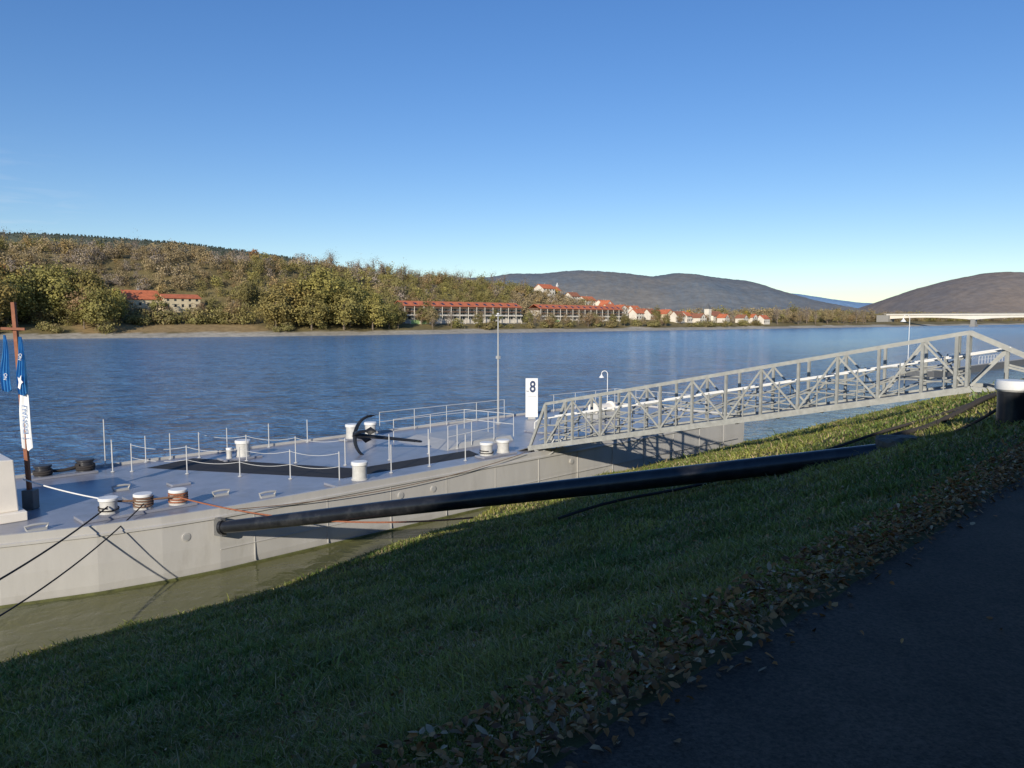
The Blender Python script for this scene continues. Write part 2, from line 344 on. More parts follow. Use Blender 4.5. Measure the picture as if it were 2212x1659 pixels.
PR['yellow']=[proto('broadleaf_tree',9,3.2,3.6,5.2,26,26,.4,YEL,9,'golden yellow autumn tree beside houses')]
PR['bare']=[proto('bare_tree',14,4.5,5.5,9,26,9,.24,GREY,s_,'nearly leafless grey tree on the ridge',nl=26,spread=.25) for s_ in (10,11)]
PR['bush']=[proto('shoreline_bush',3.2,2.8,1.9,1.7,24,28,.3,GREEN+BROWN,12,'low tangled bush at the stony shore',nl=6)]
used=set()
def plant(kind,s,n,sc=1.,lab=None,dz=0):
    t=random.choice(PR[kind]); z=float(height(np.array([s]),np.array([n]))[0])+dz
    loc=W((s,n,z)); rz=random.uniform(0,6.28); q=sc*random.uniform(.88,1.15); sq=(q,q,q*random.uniform(.85,1.12))
    if t.name not in used: used.add(t.name); t.location=loc; t.rotation_euler=(0,0,rz); t.scale=sq; o=t
    else: o=copy_thing(t,loc,rz,sq)
    if kind=='bush': o['category']='bush'; o['group']='bushes along the shoreline'
    if lab: o['label']=lab
    return o
for i in range(34):
    s=random.uniform(30,112); plant(random.choice(['willow','willow','willow','green','brown']),s,float(farshore(s))+random.uniform(12,60),random.uniform(1.,1.4))
for s,dn,sc in ((172,14,1.15),(180,20,1.35),(188,13,1.3),(196,22,1.45),(204,13,1.25),(212,20,1.3),(220,12,1.0),(226,24,1.25),(184,34,1.35),(200,36,1.4),(216,36,1.3),(232,15,.85)):
    plant('willow' if random.random()<.8 else 'green',s,float(farshore(s))+dn,sc)
for i in range(12):
    s=random.uniform(168,245); plant(random.choice(['green','brown','willow']),s,float(farshore(s))+random.uniform(38,70),random.uniform(.8,1.1))
for i in range(28):
    s=random.uniform(228,264); plant(random.choice(['brown','green','bare']),s,float(farshore(s))+random.uniform(10,45),random.uniform(.6,.9))
for i in range(56):
    s=random.choice([random.uniform(20,110),random.uniform(155,640),random.uniform(155,640)]); plant('bush',s,float(farshore(s))+random.uniform(9,16),random.uniform(.7,1.6))
for i in range(26):
    s=random.uniform(114,165); plant('bush',s,float(farshore(s))+random.uniform(24,42),random.uniform(1.1,1.9))
for s,dn,sc,k in ((116,40,.8,'green'),(121,38,.6,'brown'),(133,42,.65,'green'),(138,43,.5,'brown'),(149,38,.62,'brown'),(155,36,.8,'green'),(160,30,.85,'brown'),(127,36,.42,'bare'),(143,36,.42,'bare'),(112,30,.85,'willow')):
    plant(k,s,float(farshore(s))+dn,sc)
for i in range(40):
    s=random.uniform(262,480); plant(random.choice(['brown','green','bare','bush']),s,float(farshore(s))+random.uniform(12,20),random.uniform(.4,.7))
plant('rust',238,478,1.15,'rust red poplar rising above the wooded ridge'); plant('rust',78,395,1.2,'orange brown tree rising above the wood')
plant('yellow',560,352,1.); plant('yellow',618,330,1.3,'golden yellow tree beside the village street'); plant('yellow',470,420,1.)
for i in range(46):
    s=random.uniform(265,520); plant('bare',s,random.uniform(435,462),random.uniform(.7,1.05))
for i in range(14):
    s=random.uniform(20,200); plant('bare',s,random.uniform(480,500),random.uniform(.7,1.))
for i in range(36):
    s=random.uniform(478,650); plant(random.choice(['brown','green','bare','brown']),s,random.uniform(321,400),random.uniform(.4,.7))
for i in range(30):
    s=random.uniform(655,900); plant(random.choice(['bare','brown','bare']),s,float(farshore(s))+random.uniform(14,50),random.uniform(.9,1.35))
HOUSEZ=[(112,162,346,390),(250,350,322,350),(366,464,330,362),(466,660,322,420)]
def forest():
    lib=[]
    for k,(cols,rx,rz,zc) in enumerate([(BROWN,4.4,5,6.2),(BROWN+GOLD,4.2,5,6.2),(GREEN,4.8,5,6.2),(GREY+BROWN,4.,4.6,6.6),(WILLOW+GREEN,4.2,4.6,6),(GOLD+BROWN,3.8,4.6,6)]):
        for sd in (0,1): lib.append(crown(rx,rz,zc,16,26,.46,cols,100+k*2+sd,.24,.5,.12))
    con=crown(1.9,6,7,16,7,.9,CON,300,.3,.3); Vs=[];Cs=[]
    def put(l,x,y,z,sc):
        V,c=l; a=random.uniform(0,6.28); ca,sa=math.cos(a)*sc,math.sin(a)*sc
        o=np.empty_like(V); o[:,0]=V[:,0]*ca-V[:,1]*sa+x; o[:,1]=V[:,0]*sa+V[:,1]*ca+y; o[:,2]=V[:,2]*sc*random.uniform(.8,1.15)+z; Vs.append(o); Cs.append(c*random.uniform(.88,1.12))
    for s in np.arange(-20,680,6.2):
        for n in np.arange(322,530,6.6):
            a=s+random.uniform(-3,3); b_=n+random.uniform(-3,3); f=float(farshore(a))
            if b_<f+24: continue
            if s>640 and random.random()<.5: continue
            if any(h[0]<a<h[1] and h[2]<b_<h[3] for h in HOUSEZ) : continue
            if 466<a<660 and b_<440 and random.random()<.5: continue
            if not -.78<(a-b_)/(a+b_)<.6: continue
            z=float(height(np.array([a]),np.array([b_]))[0]); p=pn(np.array([a]),np.array([b_]),.03,77)[0]
            l=lib[random.choice([0,1,2,3,6,7,6,1,0,10]) if p<0 else random.choice([4,5,8,9,2,3,4,5,8,11,6])]
            put(l,*W((a,b_,z-1.8)),random.choice([random.uniform(.4,.65),random.uniform(.6,1.05)]))
    for i in range(1000):
        s=random.uniform(600,1900); n=random.uniform(325,470) if s>680 else random.uniform(420,520)
        if s>860: n=random.uniform(352,520)
        put(random.choice(lib[:8]),*W((s,n,3)),random.uniform(1.0,1.6))
    o=bpy.data.objects.new('forest',npmesh('forest',np.concatenate(Vs),4,np.concatenate(Cs),M_forest)); link(o); meta(o,kind='stuff'); return con
con=forest()
# ---------------------------------------------------------------- distant hills, aerial haze mixed into the far ridge colours
def ridge(name,pts,width,c1,c2,seed,rough=4):
    pts=np.array(pts,float); d=np.linalg.norm(np.diff(pts[:,:2],axis=0),axis=1); L_=np.concatenate([[0],np.cumsum(d)])
    st=max(width/110,7); U=np.arange(0,L_[-1],st); X=np.interp(U,L_,pts[:,0]);Y=np.interp(U,L_,pts[:,1]);Z=np.interp(U,L_,pts[:,2])
    k=np.hanning(13); k/=k.sum(); Z=np.convolve(np.pad(Z,6,mode='edge'),k,'valid')
    Z=Z+rough*pn(U,U*0,.012,seed)+rough*.5*pn(U,U*0,.05,seed+1)+rough*.15*rng.normal(size=len(U))
    M=61; v=np.linspace(-1,1,M); prof=np.cos(v*math.pi/2)**1.2
    XX=np.repeat(X[:,None],M,1); YY=Y[:,None]+v[None]*width
    ZZ=-5+(Z[:,None]+5)*prof[None]; gul=pn(XX,YY*.35,.008,seed+2)+.6*pn(XX,YY,.02,seed+3); ZZ=ZZ+gul*rough*5*(1-prof[None])*prof[None]*2+rough*.12*rng.normal(size=ZZ.shape)*(prof[None]<.999)
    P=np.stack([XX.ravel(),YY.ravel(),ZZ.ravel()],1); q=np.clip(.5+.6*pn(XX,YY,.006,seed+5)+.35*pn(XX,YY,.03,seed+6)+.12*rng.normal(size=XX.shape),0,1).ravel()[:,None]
    col=np.array(c1)*(1-q)+np.array(c2)*q  # far ridges pass pale, bluish tints that stand in for haze
    m=mat('hill_forest_and_haze',(0,0,0),.95,.18,.03,2.,.05,attr=True,spec=.05)
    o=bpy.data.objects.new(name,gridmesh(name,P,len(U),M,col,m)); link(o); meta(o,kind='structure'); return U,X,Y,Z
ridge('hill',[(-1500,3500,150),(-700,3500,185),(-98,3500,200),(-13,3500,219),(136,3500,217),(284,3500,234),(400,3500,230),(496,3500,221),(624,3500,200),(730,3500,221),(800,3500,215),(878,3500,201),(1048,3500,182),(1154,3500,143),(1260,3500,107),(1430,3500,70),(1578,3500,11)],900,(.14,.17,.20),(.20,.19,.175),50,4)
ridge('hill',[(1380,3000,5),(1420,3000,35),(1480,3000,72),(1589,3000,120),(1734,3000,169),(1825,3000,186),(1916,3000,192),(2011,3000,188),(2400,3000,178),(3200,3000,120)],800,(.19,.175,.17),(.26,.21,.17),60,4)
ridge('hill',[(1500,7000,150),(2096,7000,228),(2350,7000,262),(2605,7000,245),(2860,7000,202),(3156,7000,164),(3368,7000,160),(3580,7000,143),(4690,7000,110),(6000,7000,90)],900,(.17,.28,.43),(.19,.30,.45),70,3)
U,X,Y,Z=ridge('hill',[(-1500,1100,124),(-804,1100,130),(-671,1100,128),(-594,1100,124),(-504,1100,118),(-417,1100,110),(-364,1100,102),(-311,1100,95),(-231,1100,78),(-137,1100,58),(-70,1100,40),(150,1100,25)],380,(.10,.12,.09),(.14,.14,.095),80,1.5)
Vs=[];Cs=[]
for i in range(2000):
    u=random.uniform(600,U[-1]-100); x=float(np.interp(u,U,X)); z=float(np.interp(u,U,Z)); yy=random.uniform(-120,10); zz_=-5+(z+5)*math.cos(yy/380*math.pi/2)**1.2
    V,c=con; sc=random.uniform(.28,.5); a=random.uniform(0,6.28); o=V*sc; Vs.append(np.stack([o[:,0]*math.cos(a)-o[:,1]*math.sin(a)+x,o[:,0]*math.sin(a)+o[:,1]*math.cos(a)+1100+yy,o[:,2]+zz_-2],1)); Cs.append(c*random.uniform(.9,1.8))
o=bpy.data.objects.new('conifer_forest',npmesh('conifer_forest',np.concatenate(Vs),4,np.concatenate(Cs),M_forest)); link(o); meta(o,kind='stuff')
# ---------------------------------------------------------------- houses
def window(parent,s,n,z,w=1.1,h=1.4):
    mb=MB(); mb.box(s-w/2,s+w/2,n-.05,n+.05,z,z+h); return fin(mb,'window',M_win,parent)
def house(name,s0,s1,n0,n1,z,h,rh,wall,roof,label,cat='house',group=None,along=True,floors=2,wins=3,chim=True):
    t=thing(name,((s0+s1)/2,(n0+n1)/2,z),label,cat,group)
    sc,nc=(s0+s1)/2,(n0+n1)/2
    mb=MB()
    if along:
        prof=[(n0,z-3),(n1,z-3),(n1,z+h),(nc,z+h+rh*.93),(n0,z+h)]
        vs=[(s0,a,b) for a,b in prof]+[(s1,a,b) for a,b in prof]
    else:
        prof=[(s0,z-3),(s1,z-3),(s1,z+h),(sc,z+h+rh*.93),(s0,z+h)]
        vs=[(a,n0,b) for a,b in prof]+[(a,n1,b) for a,b in prof]
    mb.add(vs,[(4,3,2,1,0),(5,6,7,8,9)]+[(i,(i+1)%5,5+(i+1)%5,5+i) for i in range(5)]); fin(mb,'wall',wall,t)
    mb=MB(); e=.5
    if along:
        k=rh/((n1-n0)/2)
        for sg,nn_ in ((-1,n0),(1,n1)):
            mb.beam((sc,nn_+sg*e,z+h-e*k),(sc,nc,z+h+rh),s1-s0+2*e,.22)
    else:
        k=rh/((s1-s0)/2)
        for sg,sx in ((-1,s0),(1,s1)):
            mb.beam((sx+sg*e,nc,z+h-e*k),(sc,nc,z+h+rh),n1-n0+2*e,.22)
    fin(mb,'roof',roof,t)
    if chim:
        mb=MB(); mb.box(sc+1,sc+1.7,nc+.6,nc+1.3,z+h,z+h+rh+1.1); fin(mb,'chimney',M_conc,t)
    for f in range(floors):
        for i in range(wins):
            window(t,s0+(s1-s0)*(i+.5)/wins,n0,z+.9+f*2.8)
    mb=MB(); mb.box(s0+.4,s0+1.4,n0-.06,n0+.04,z,z+2.1); fin(mb,'door',M_wall3,t)
    return t
def terrace_unit(s,n,z,w):
    t=thing('terraced_house',(s+w/2,n,z),'terraced house with red roof, solar panels and balconies','house','terraced houses along the river bank')
    mb=MB(); mb.box(s+.01,s+w-.01,n,n+9,z-3,z+7.5); fin(mb,'wall',M_wall1,t)
    mb=MB(); mb.box(s+.01,s+w-.01,n+.8,n+9,z+7.5,z+9.6); fin(mb,'upper_wall',M_wall3,t)
    mb=MB(); mb.beam((s+w/2,n-1.2,z+8.9),(s+w/2,n+4.8,z+12.4),w,.2); mb.beam((s+w/2,n+10,z+8.9),(s+w/2,n+4.8,z+12.4),w,.2); fin(mb,'roof',M_roof,t)
    mb=MB(); mb.beam((s+w*.5,n+.6,z+10.1),(s+w*.5,n+2.6,z+11.27),w*.3,.12); fin(mb,'solar_panel',M_solar,t)
    for f in (0,1,2):
        mb=MB(); mb.box(s+.3,s+w-.3,n-1.6,n+.0,z+2.5+f*2.5,z+2.7+f*2.5); mb.box(s+.3,s+w-.3,n-1.6,n-1.52,z+2.7+f*2.5,z+3.5+f*2.5)
        fin(mb,'balcony',(M_wall1,M_wall3,M_wall3)[f],t)
    mb=MB(); mb.box(s+.05,s+.35,n-1.75,n-1.45,z-2,z+8.7); fin(mb,'column',M_wall1,t)
    for f in range(3):
        for k in (.3,.7): 
            mb=MB(); mb.box(s+w*k-.95,s+w*k+.95,n-.04,n+.02,z+.3+f*2.5,z+2.3+f*2.5); fin(mb,'window',M_win,t)
    return t
TS=(1,1,.84)
u=terrace_unit(253,337,7.4,6.4)
for i in range(1,14): copy_thing(u,W((253+3.2+i*6.6,337,7.4)),0,TS)
for i in range(14): copy_thing(u,W((370+3.2+i*6.5,345,7.2)),0,TS)
u.scale=TS
for (a,b,n_) in ((253,344,331),(370,460,339)):
    t=thing('garden_wall',((a+b)/2,n_,3),'pale terrace wall with pillars below the row houses','wall','terrace walls')
    mb=MB(); mb.box(a,b,n_-.3,n_+.3,3,5.4); fin(mb,'wall_base',M_conc,t)
    mb=MB(); mb.box(a,a+14,n_-.36,n_-.31,3.2,7.2); fin(mb,'green_panel',mat('green_panel',(.28,.42,.18),.6,.1,1),t)
    k=a
    while k<b: 
        mb=MB(); mb.box(k,k+.5,n_-.55,n_-.32,3,6.9); fin(mb,'pillar',M_wall1,t); k+=6.6
house('farmhouse',120,138.5,372,382,13.0,4.0,4.0,M_wall2,M_roof,'long cream farmhouse with orange red roof among trees',floors=1,wins=5)
house('farmhouse',139,156,369,378,12.4,5.2,1.8,M_wall2,M_roof,'cream farmhouse wing with low red roof among trees',floors=2,wins=5,chim=False)
random.seed(5)
vl=[]
for i in range(52):
    s=random.uniform(474,660); n=random.choice([random.uniform(326,345),random.uniform(345,400),random.uniform(350,420)]); 
    if any(abs(s-a)<9 and abs(n-b_)<10 for a,b_ in vl): continue
    vl.append((s,n)); z=float(height(np.array([s]),np.array([n]))[0])+.2
    w=random.uniform(7,11); d=random.uniform(7,8.5); al=random.random()<.6
    wm=random.choice([M_wall1,M_wall1,M_wall2]); rm=random.choice([M_roof,M_roof,M_roof2])
    house('village_house',s-w/2,s+w/2,n-d/2,n+d/2,z,random.uniform(3.6,5.6),random.uniform(2.8,3.8),wm,rm,('yellow' if wm is M_wall2 else 'white')+' village house with '+('brown' if rm is M_roof2 else 'red')+' gable roof',group='village houses by the river',along=al)
for s,n,z in ((490,430,23),(506,436,21),(470,425,26),(520,428,19),(534,420,16),(455,418,27)):
    house('hillside_house',s-7,s+7,n-5,n+5,z,5.5,3.3 if s!=490 else 1.2,M_wall1,M_roof if s!=490 else M_solar,'white house standing high on the hillside',group='hillside houses',wins=4)
t=thing('church',(604,352,5),'white village church with dark pointed tower','church')
mb=MB(); mb.box(596,612,348,356,2,11); fin(mb,'nave',M_wall1,t); mb=MB(); mb.beam((604,347.4,10.6),(604,352,15),17,.25); mb.beam((604,356.6,10.6),(604,352,15),17,.25); fin(mb,'roof',M_roof2,t)
mb=MB(); mb.box(591.5,596,350,354.5,2,17); fin(mb,'tower',M_wall1,t); mb=MB(); mb.add([(591.2,349.7,17),(596.3,349.7,17),(596.3,354.8,17),(591.2,354.8,17),(593.75,352.25,22)],[(0,1,4),(1,2,4),(2,3,4),(3,0,4),(3,2,1,0)]); fin(mb,'spire',M_galvd,t)
t=thing('radio_mast',(478,425,22),'thin white radio mast above the hillside houses','mast'); mb=MB(); mb.tube([(478,425,20),(478,425,38)],.35,8); fin(mb,'pole',M_white,t); mb=MB(); mb.box(477,479,424.6,425.4,35,36.5); fin(mb,'antenna',M_white,t)
# ---------------------------------------------------------------- bridge
t=thing('road_bridge',(1000,200,0),'pale concrete girder bridge with piers across the river','bridge')
mb=MB(); ns=np.arange(-30,346,6.); vs=[];fs=[]
for n in ns:
    ph=((n-48)%100)/100; dep=4.0+2.6*(abs(ph-.5)*2)**2
    for (a,z) in ((994,14.4),(1006,14.4),(1006,13.2),(1003,12.8),(1003,14.4-dep),(995.5,14.4-dep),(995.5,12.8),(994,13.2)): vs.append((a,n,z))
for i in range(len(ns)-1):
    for k in range(8): fs.append((i*8+k,(i+1)*8+k,(i+1)*8+(k+1)%8,i*8+(k+1)%8))
mb.add(vs,fs); fin(mb,'girder',mat('bridge_concrete',(.72,.66,.56),.85,.08,.1),t)
for n in (248,148,48):
    mb=MB(); mb.box(995,1005,n-2.2,n+2.2,-3,8.6); mb.box(993.5,1006.5,n-3,n+3,-3,1.2); fin(mb,'pier',M_conc,t)
mb=MB(); mb.box(994,994.2,-30,345,14.4,15.4); fin(mb,'parapet',M_conc,t)
mb=MB(); mb.box(1005.8,1006,-30,345,14.4,15.4); fin(mb,'parapet',M_conc,t)
mb=MB(); mb.box(990,1010,338,352,-1,13.4); fin(mb,'abutment',M_conc,t)
# ---------------------------------------------------------------- barge
DK=1.7
near=[(39,20.7),(30,20.55),(20,20.5),(12,20.5),(9,20.5),(7.5,20.66),(6,20.95),(4,21.6),(1.5,22.7),(-1.5,24.1),(-4,25.4)]
ring=[(39,29.8),(20,29.9),(7,29.9),(4,29.6),(1,28.9),(-2,27.8),(-4,26.6)]+near[::-1]
barge=thing('mooring_barge',(18,25,0),'pale grey steel barge used as landing stage by the grassy bank','boat')
def ringmesh(mb,ring,offs):
    n=len(ring); P=[Vector(p) for p in ring]; nor=[]
    for i in range(n):
        d=(P[(i+1)%n]-P[i-1]).normalized(); nor.append(Vector((-d.y,d.x)))
    vs=[]
    for ins,z in offs:
        for i in range(n):
            p=P[i]+nor[i]*ins; vs.append((p.x,p.y,z))
    fs=[]
    for r in range(len(offs)-1):
        for i in range(n):
            j=(i+1)%n; fs.append((r*n+i,r*n+j,(r+1)*n+j,(r+1)*n+i))
    mb.add(vs,fs)
def dens(r,st):
    o=[]
    for i in range(len(r)):
        a=Vector(r[i]);b_=Vector(r[(i+1)%len(r)]);k=max(1,int((b_-a).length/st))
        for j in range(k): o.append(tuple(a.lerp(b_,j/k)))
    return o
rd_=dens(ring,.8)
mb=MB(); ringmesh(mb,rd_,[(.25,-1.),(.03,.25),(0,.8),(0,DK+.10),(.10,DK+.10),(.10,DK-.02)])
for s in np.arange(10,38,2.4): mb.box(s,s+.025,20.488,20.52,.1,DK-.2)
mb.box(9,38,20.49,20.52,.62,.64)
fin(mb,'hull',M_hull,barge)
mb=MB(); P=[Vector(p) for p in rd_]; n_=len(P); vs=[]
for i in range(n_):
    d=(P[(i+1)%n_]-P[i-1]).normalized(); p=P[i]+Vector((-d.y,d.x))*.09; vs.append((p.x,p.y,DK))
mb.add(vs,[tuple(range(n_))]); fin(mb,'deck',M_deck,barge)
mb=MB(); ringmesh(mb,rd_,[(.0,DK-.20),(-.05,DK-.18),(-.05,DK-.12),(0,DK-.10)]); fin(mb,'rubbing_strake',M_hull,barge)
mb=MB(); ringmesh(mb,rd_,[(.05,-.2),(-.005,.0),(-.004,.045),(.02,.07)]); fin(mb,'waterline_band',mat('algae_band',(.08,.085,.025),.8,.5,3),barge)
for s,nn_ in ((9.6,20.5),(15.2,20.5),(16.6,20.5),(24,20.5),(8.1,20.6)):
    mb=MB(); mb.tube([(s,nn_-.035,1.15),(s,nn_+.05,1.15)],.11,16); fin(mb,'porthole',M_hull,barge,smooth=True)
    mb=MB(); mb.tube([(s,nn_-.04,1.15),(s,nn_-.03,1.15)],.075,16); fin(mb,'porthole_cover',M_grey,barge)
mb=MB(); mb.add([(11.9,29.3,DK+.006),(9.9,28.5,DK+.006),(13.9,21.95,DK+.006),(20.2,21.95,DK+.006),(20.6,23.1,DK+.006),(15.2,23.1,DK+.006)],[(0,1,2,5),(5,2,3,4)]); fin(mb,'walkway_mat',M_rubber,barge)
RZ=.22
mb=MB(); mb.add([(19.9,23.7,DK),(23.8,23.7,DK),(23.8,27.0,DK),(19.9,27.0,DK),(20.9,23.8,DK+RZ),(23.7,23.8,DK+RZ),(23.7,26.9,DK+RZ),(20.9,26.9,DK+RZ)],[(4,5,6,7),(0,1,5,4),(1,2,6,5),(2,3,7,6),(3,0,4,7)]); fin(mb,'access_ramp',M_grey,barge)
for (a,b_,c,d) in ((12.9,14.6,20.75,21.5),(7.6,8.3,23.4,24),(9.3,9.9,24.6,25.1),(5.9,8.9,21.7,22.5),(12.4,13.9,27.6,28.3),(18.3,20.3,28.5,29.2),(6.3,8.4,28.8,29.5),(19.7,21.5,21.2,21.75),(26,27.4,24,25.2)):
    mb=MB(); mb.box(a,b_,c,d,DK+.004,DK+.08); fin(mb,'deck_plate',M_deck,barge,bevel=.01)
for s,n in ((9.9,22.4),(8.0,25.3),(4.9,21.9),(10.8,21.2)):
    mb=MB(); mb.box(s-.22,s+.22,n-.06,n+.06,DK,DK+.06); mb.tube([(s-.22,n,DK+.05),(s-.26,n,DK+.14),(s-.1,n,DK+.16),(s+.1,n,DK+.16),(s+.26,n,DK+.14),(s+.22,n,DK+.05)],.035,8); fin(mb,'cleat',M_grey,barge,smooth=True)
def bollard(s,n,z,r,h,label,mbody=None,mcap=None,rope=None,grp='mooring bollards on the barge',top=.7,rr=.02):
    mbody=mbody or M_bol; mcap=mcap or M_white
    t=thing('mooring_bollard',(s,n,z),label,'bollard',grp)
    mb=MB(); mb.lathe((s,n,z),[(r*1.12,0),(r*1.12,.03),(r,.04),(r*.97,h*.5),(r,h*.8)],28); fin(mb,'body',mbody,t,smooth=True)
    mb=MB(); mb.lathe((s,n,z),[(r*1.02,h*.78),(r*1.14,h*.82),(r*1.15,h*.95),(r*1.06,h)],28); fin(mb,'cap',mcap,t,smooth=True)
    if rope:
        mb=MB(); pts=[]; rd=random.Random(s); k=int(16*top*6)
        for i in range(k):
            a=i*.39; pts.append((s+(r+.025)*math.cos(a),n+(r+.025)*math.sin(a),z+.05+h*top*i/k+.018*math.sin(i*.37+rd.random()*.5)))
        mb.tube(pts,rr,6); fin(mb,'rope_coil',rope,t,smooth=True)
    return t
bollard(6.7,22.25,DK+.08,.225,.42,'pale bollard with white cap on the barge deck',rope=M_ropeb,top=.3)
bollard(7.55,22.1,DK+.08,.225,.42,'bollard wrapped in brown rope on the barge deck',rope=M_rope,top=.72,rr=.024)
bollard(8.45,21.95,DK+.08,.225,.42,'bollard wrapped in orange brown rope on the barge deck',rope=M_rope2,top=.72,rr=.024)
bollard(14.0,21.1,DK+.08,.24,.60,'single pale bollard near the barge edge')
bollard(20.1,21.5,DK+.08,.24,.50,'pale bollard with dark rope beside the gangway foot',rope=M_ropeb,top=.3)
bollard(21.0,21.5,DK+.08,.24,.50,'pale bollard with cap beside the gangway foot')
bollard(13.3,28.0,DK+.08,.26,.62,'pale bollard at the river side of the barge')
bollard(12.7,27.9,DK+.08,.1,.4,'small pale bollard beside a larger one')
bollard(18.8,28.9,DK+.08,.25,.62,'pale bollard at the river side of the barge')
bollard(19.8,28.9,DK+.08,.25,.62,'pale bollard at the river side of the barge')
M_dg=mat('dark_bollard_paint',(.035,.035,.04),.4,.2,5)
bollard(6.8,29.2,DK+.08,.24,.36,'dark low bollard with rope at the barge edge',M_dg,M_dg,M_ropeb,top=.4,rr=.04)
bollard(8.1,29.2,DK+.08,.26,.40,'dark low bollard with rope at the barge edge',M_dg,M_dg,M_ropeb,top=.45,rr=.04)
bollard(15.7,3.2,5.1,.27,.85,'black steel bollard with white top on the grassy bank',M_black,M_white,grp='shore bollards')
def stanchion(s,n,h=1.0,m=M_rail,r=.02):
    t=thing('stanchion',(s,n,DK),'thin grey steel stanchion on the barge deck','post','railing posts along the barge walkway')
    mb=MB(); mb.tube([(s,n,DK),(s,n,DK+h)],r,8); fin(mb,'post',m,t); mb=MB(); mb.lathe((s,n,DK+.007),[(.07,0),(.07,.015),(.03,.03)],12); fin(mb,'base_plate',m,t)
def chain(a,b,z,sag):
    t=thing('safety_chain',(a[0],a[1],DK+z),'pale chain hanging between two stanchions','chain','chains between the stanchions')
    mb=MB(); pts=[(a[0]+(b[0]-a[0])*k/12,a[1]+(b[1]-a[1])*k/12,DK+z-sag*4*k/12*(1-k/12)) for k in range(13)]
    mb.tube(pts,.009,5); fin(mb,'links',M_rail,t)
outer=[(9.3,28.2),(10.5,26.4),(11.6,24.7),(12.6,23.1),(13.55,21.6),(15.6,21.55),(17.3,21.55),(19.0,21.5)]
inner=[(12.1,29.2),(13.1,27.3),(14.2,25.6),(15.25,23.9),(17.0,23.6),(18.9,23.6),(20.5,23.7)]
for L_ in (outer,inner):
    for p in L_: stanchion(*p)
for a,b_ in zip(outer[:5],outer[1:5]): chain(a,b_,.95,.12); chain(a,b_,.5,.10)
for a,b_ in zip(inner[:4],inner[1:4]): chain(a,b_,.95,.12)
for p in ((8.8,28.6),(9.1,29.6),(10.3,29.7),(13.4,29.6),(15.2,29.6),(17.0,29.6),(11.2,29.7)): stanchion(*p)
stanchion(8.9,29.7,1.75)
def railing(name,pts,h,label,group='white tubular railings on the barge',m=M_rail,bars=(1.,.55),zb=DK,r=.017,step=1.4):
    t=thing(name,(pts[0][0],pts[0][1],zb),label,'railing',group)
    for k in bars: 
        mb=MB(); mb.tube([(p[0],p[1],(p[2] if len(p)>2 else zb)+h*k) for p in pts],r,6); fin(mb,'rail',m,t)
    for a,b_ in zip(pts[:-1],pts[1:]):
        A=Vector((a[0],a[1],a[2] if len(a)>2 else zb));B=Vector((b_[0],b_[1],b_[2] if len(b_)>2 else zb)); k=max(1,round((B-A).length/step))
        for j in range(k+(1 if b_ is pts[-1] else 0)):
            p=A.lerp(B,j/k); mb=MB(); mb.tube([p,p+Vector((0,0,h))],r,6); fin(mb,'post',m,t)
    return t
railing('railing',[(19.7,27.0,DK),(23.8,27.0,DK+.1),(23.9,23.8,DK+.15)],1.0,'white tubular railing around the landing ramp',step=1.8)
railing('railing',[(20.0,23.7,DK),(22.6,23.7,DK+.15)],1.0,'white tubular railing beside the gangway foot')
railing('railing',[(20.8,29.6),(29,29.6)],1.0,'white tubular railing at the outer barge edge',step=1.9)
railing('railing',[(31,29.5),(38.6,29.4),(38.7,23)],1.0,'white tubular railing around the barge stern',step=1.8)
t=thing('camera_mast',(27,28,DK),'thin grey steel mast on the barge deck','mast')
mb=MB(); mb.tube([(27,28,DK),(27,28,4.6),(27,28,7.35)],[.06,.045,.03],10); fin(mb,'pole',M_grey,t,smooth=True)
mb=MB(); mb.lathe((27,28,DK+.005),[(.16,0),(.16,.02),(.07,.06),(.065,.3)],12); fin(mb,'base_plate',M_grey,t)
mb=MB(); mb.box(26.9,27.2,27.95,28.05,7.22,7.28); mb.lathe((27.0,28,7.3),[(.06,0),(.08,.04),(.03,.08)],12); fin(mb,'lamp_head',M_white,t)
mb=MB(); mb.box(26.93,27.07,27.9,28.1,5.05,5.2); fin(mb,'junction_box',M_grey,t)
# sign
cd=Vector(W((29.7,28.2,0)))
t=thing('berth_sign',(29.7,28.2,DK),'white upright board with a dark blue number eight','sign')
c0=Vector((29.7,28.2,0))
def facing_box(mb,c,hw,dp,z0,z1):
    rx=Vector((R2,-R2,0)); ry=Vector((R2,R2,0)); vs=[]
    for z in (z0,z1):
        for a,b_ in ((-1,-1),(1,-1),(1,1),(-1,1)):
            p=Vector((c[0],c[1],0))+rx*hw*a+ry*dp*b_; vs.append((p.x,p.y,z))
    mb.add(vs,[(3,2,1,0),(4,5,6,7),(0,1,5,4),(1,2,6,5),(2,3,7,6),(3,0,4,7)])
mb=MB(); facing_box(mb,c0,.33,.06,DK+.1,DK+2.2); fin(mb,'board',M_white,t,bevel=.01)
mb=MB(); facing_box(mb,c0,.2,.04,DK,DK+.1); fin(mb,'foot',M_grey,t)
def put_text(txt,size,parent,wp,rot,m,name='lettering',sx=1,bold=.012):
    me=text_mesh(txt,size,bold); me.materials.append(m); o=bpy.data.objects.new(name,me); link(o); o.parent=parent; o.location=Vector(wp)-parent.location; o.rotation_euler=rot; o.scale=(sx,1,1); return o
put_text('8',.84,t,(cd.x+.05,cd.y-.066,DK+1.72),(math.pi/2,0,0),M_ink,'number',sx=.78,bold=.025)
put_text('Nr.',.13,t,(cd.x-.2,cd.y-.066,DK+1.5),(math.pi/2,0,0),M_ink)
mb=MB(); facing_box(mb,Vector((29.7-.065*R2,28.2-.065*R2,0)),.22,.004,DK+1.2,DK+1.215); fin(mb,'line_mark',M_ink,t)
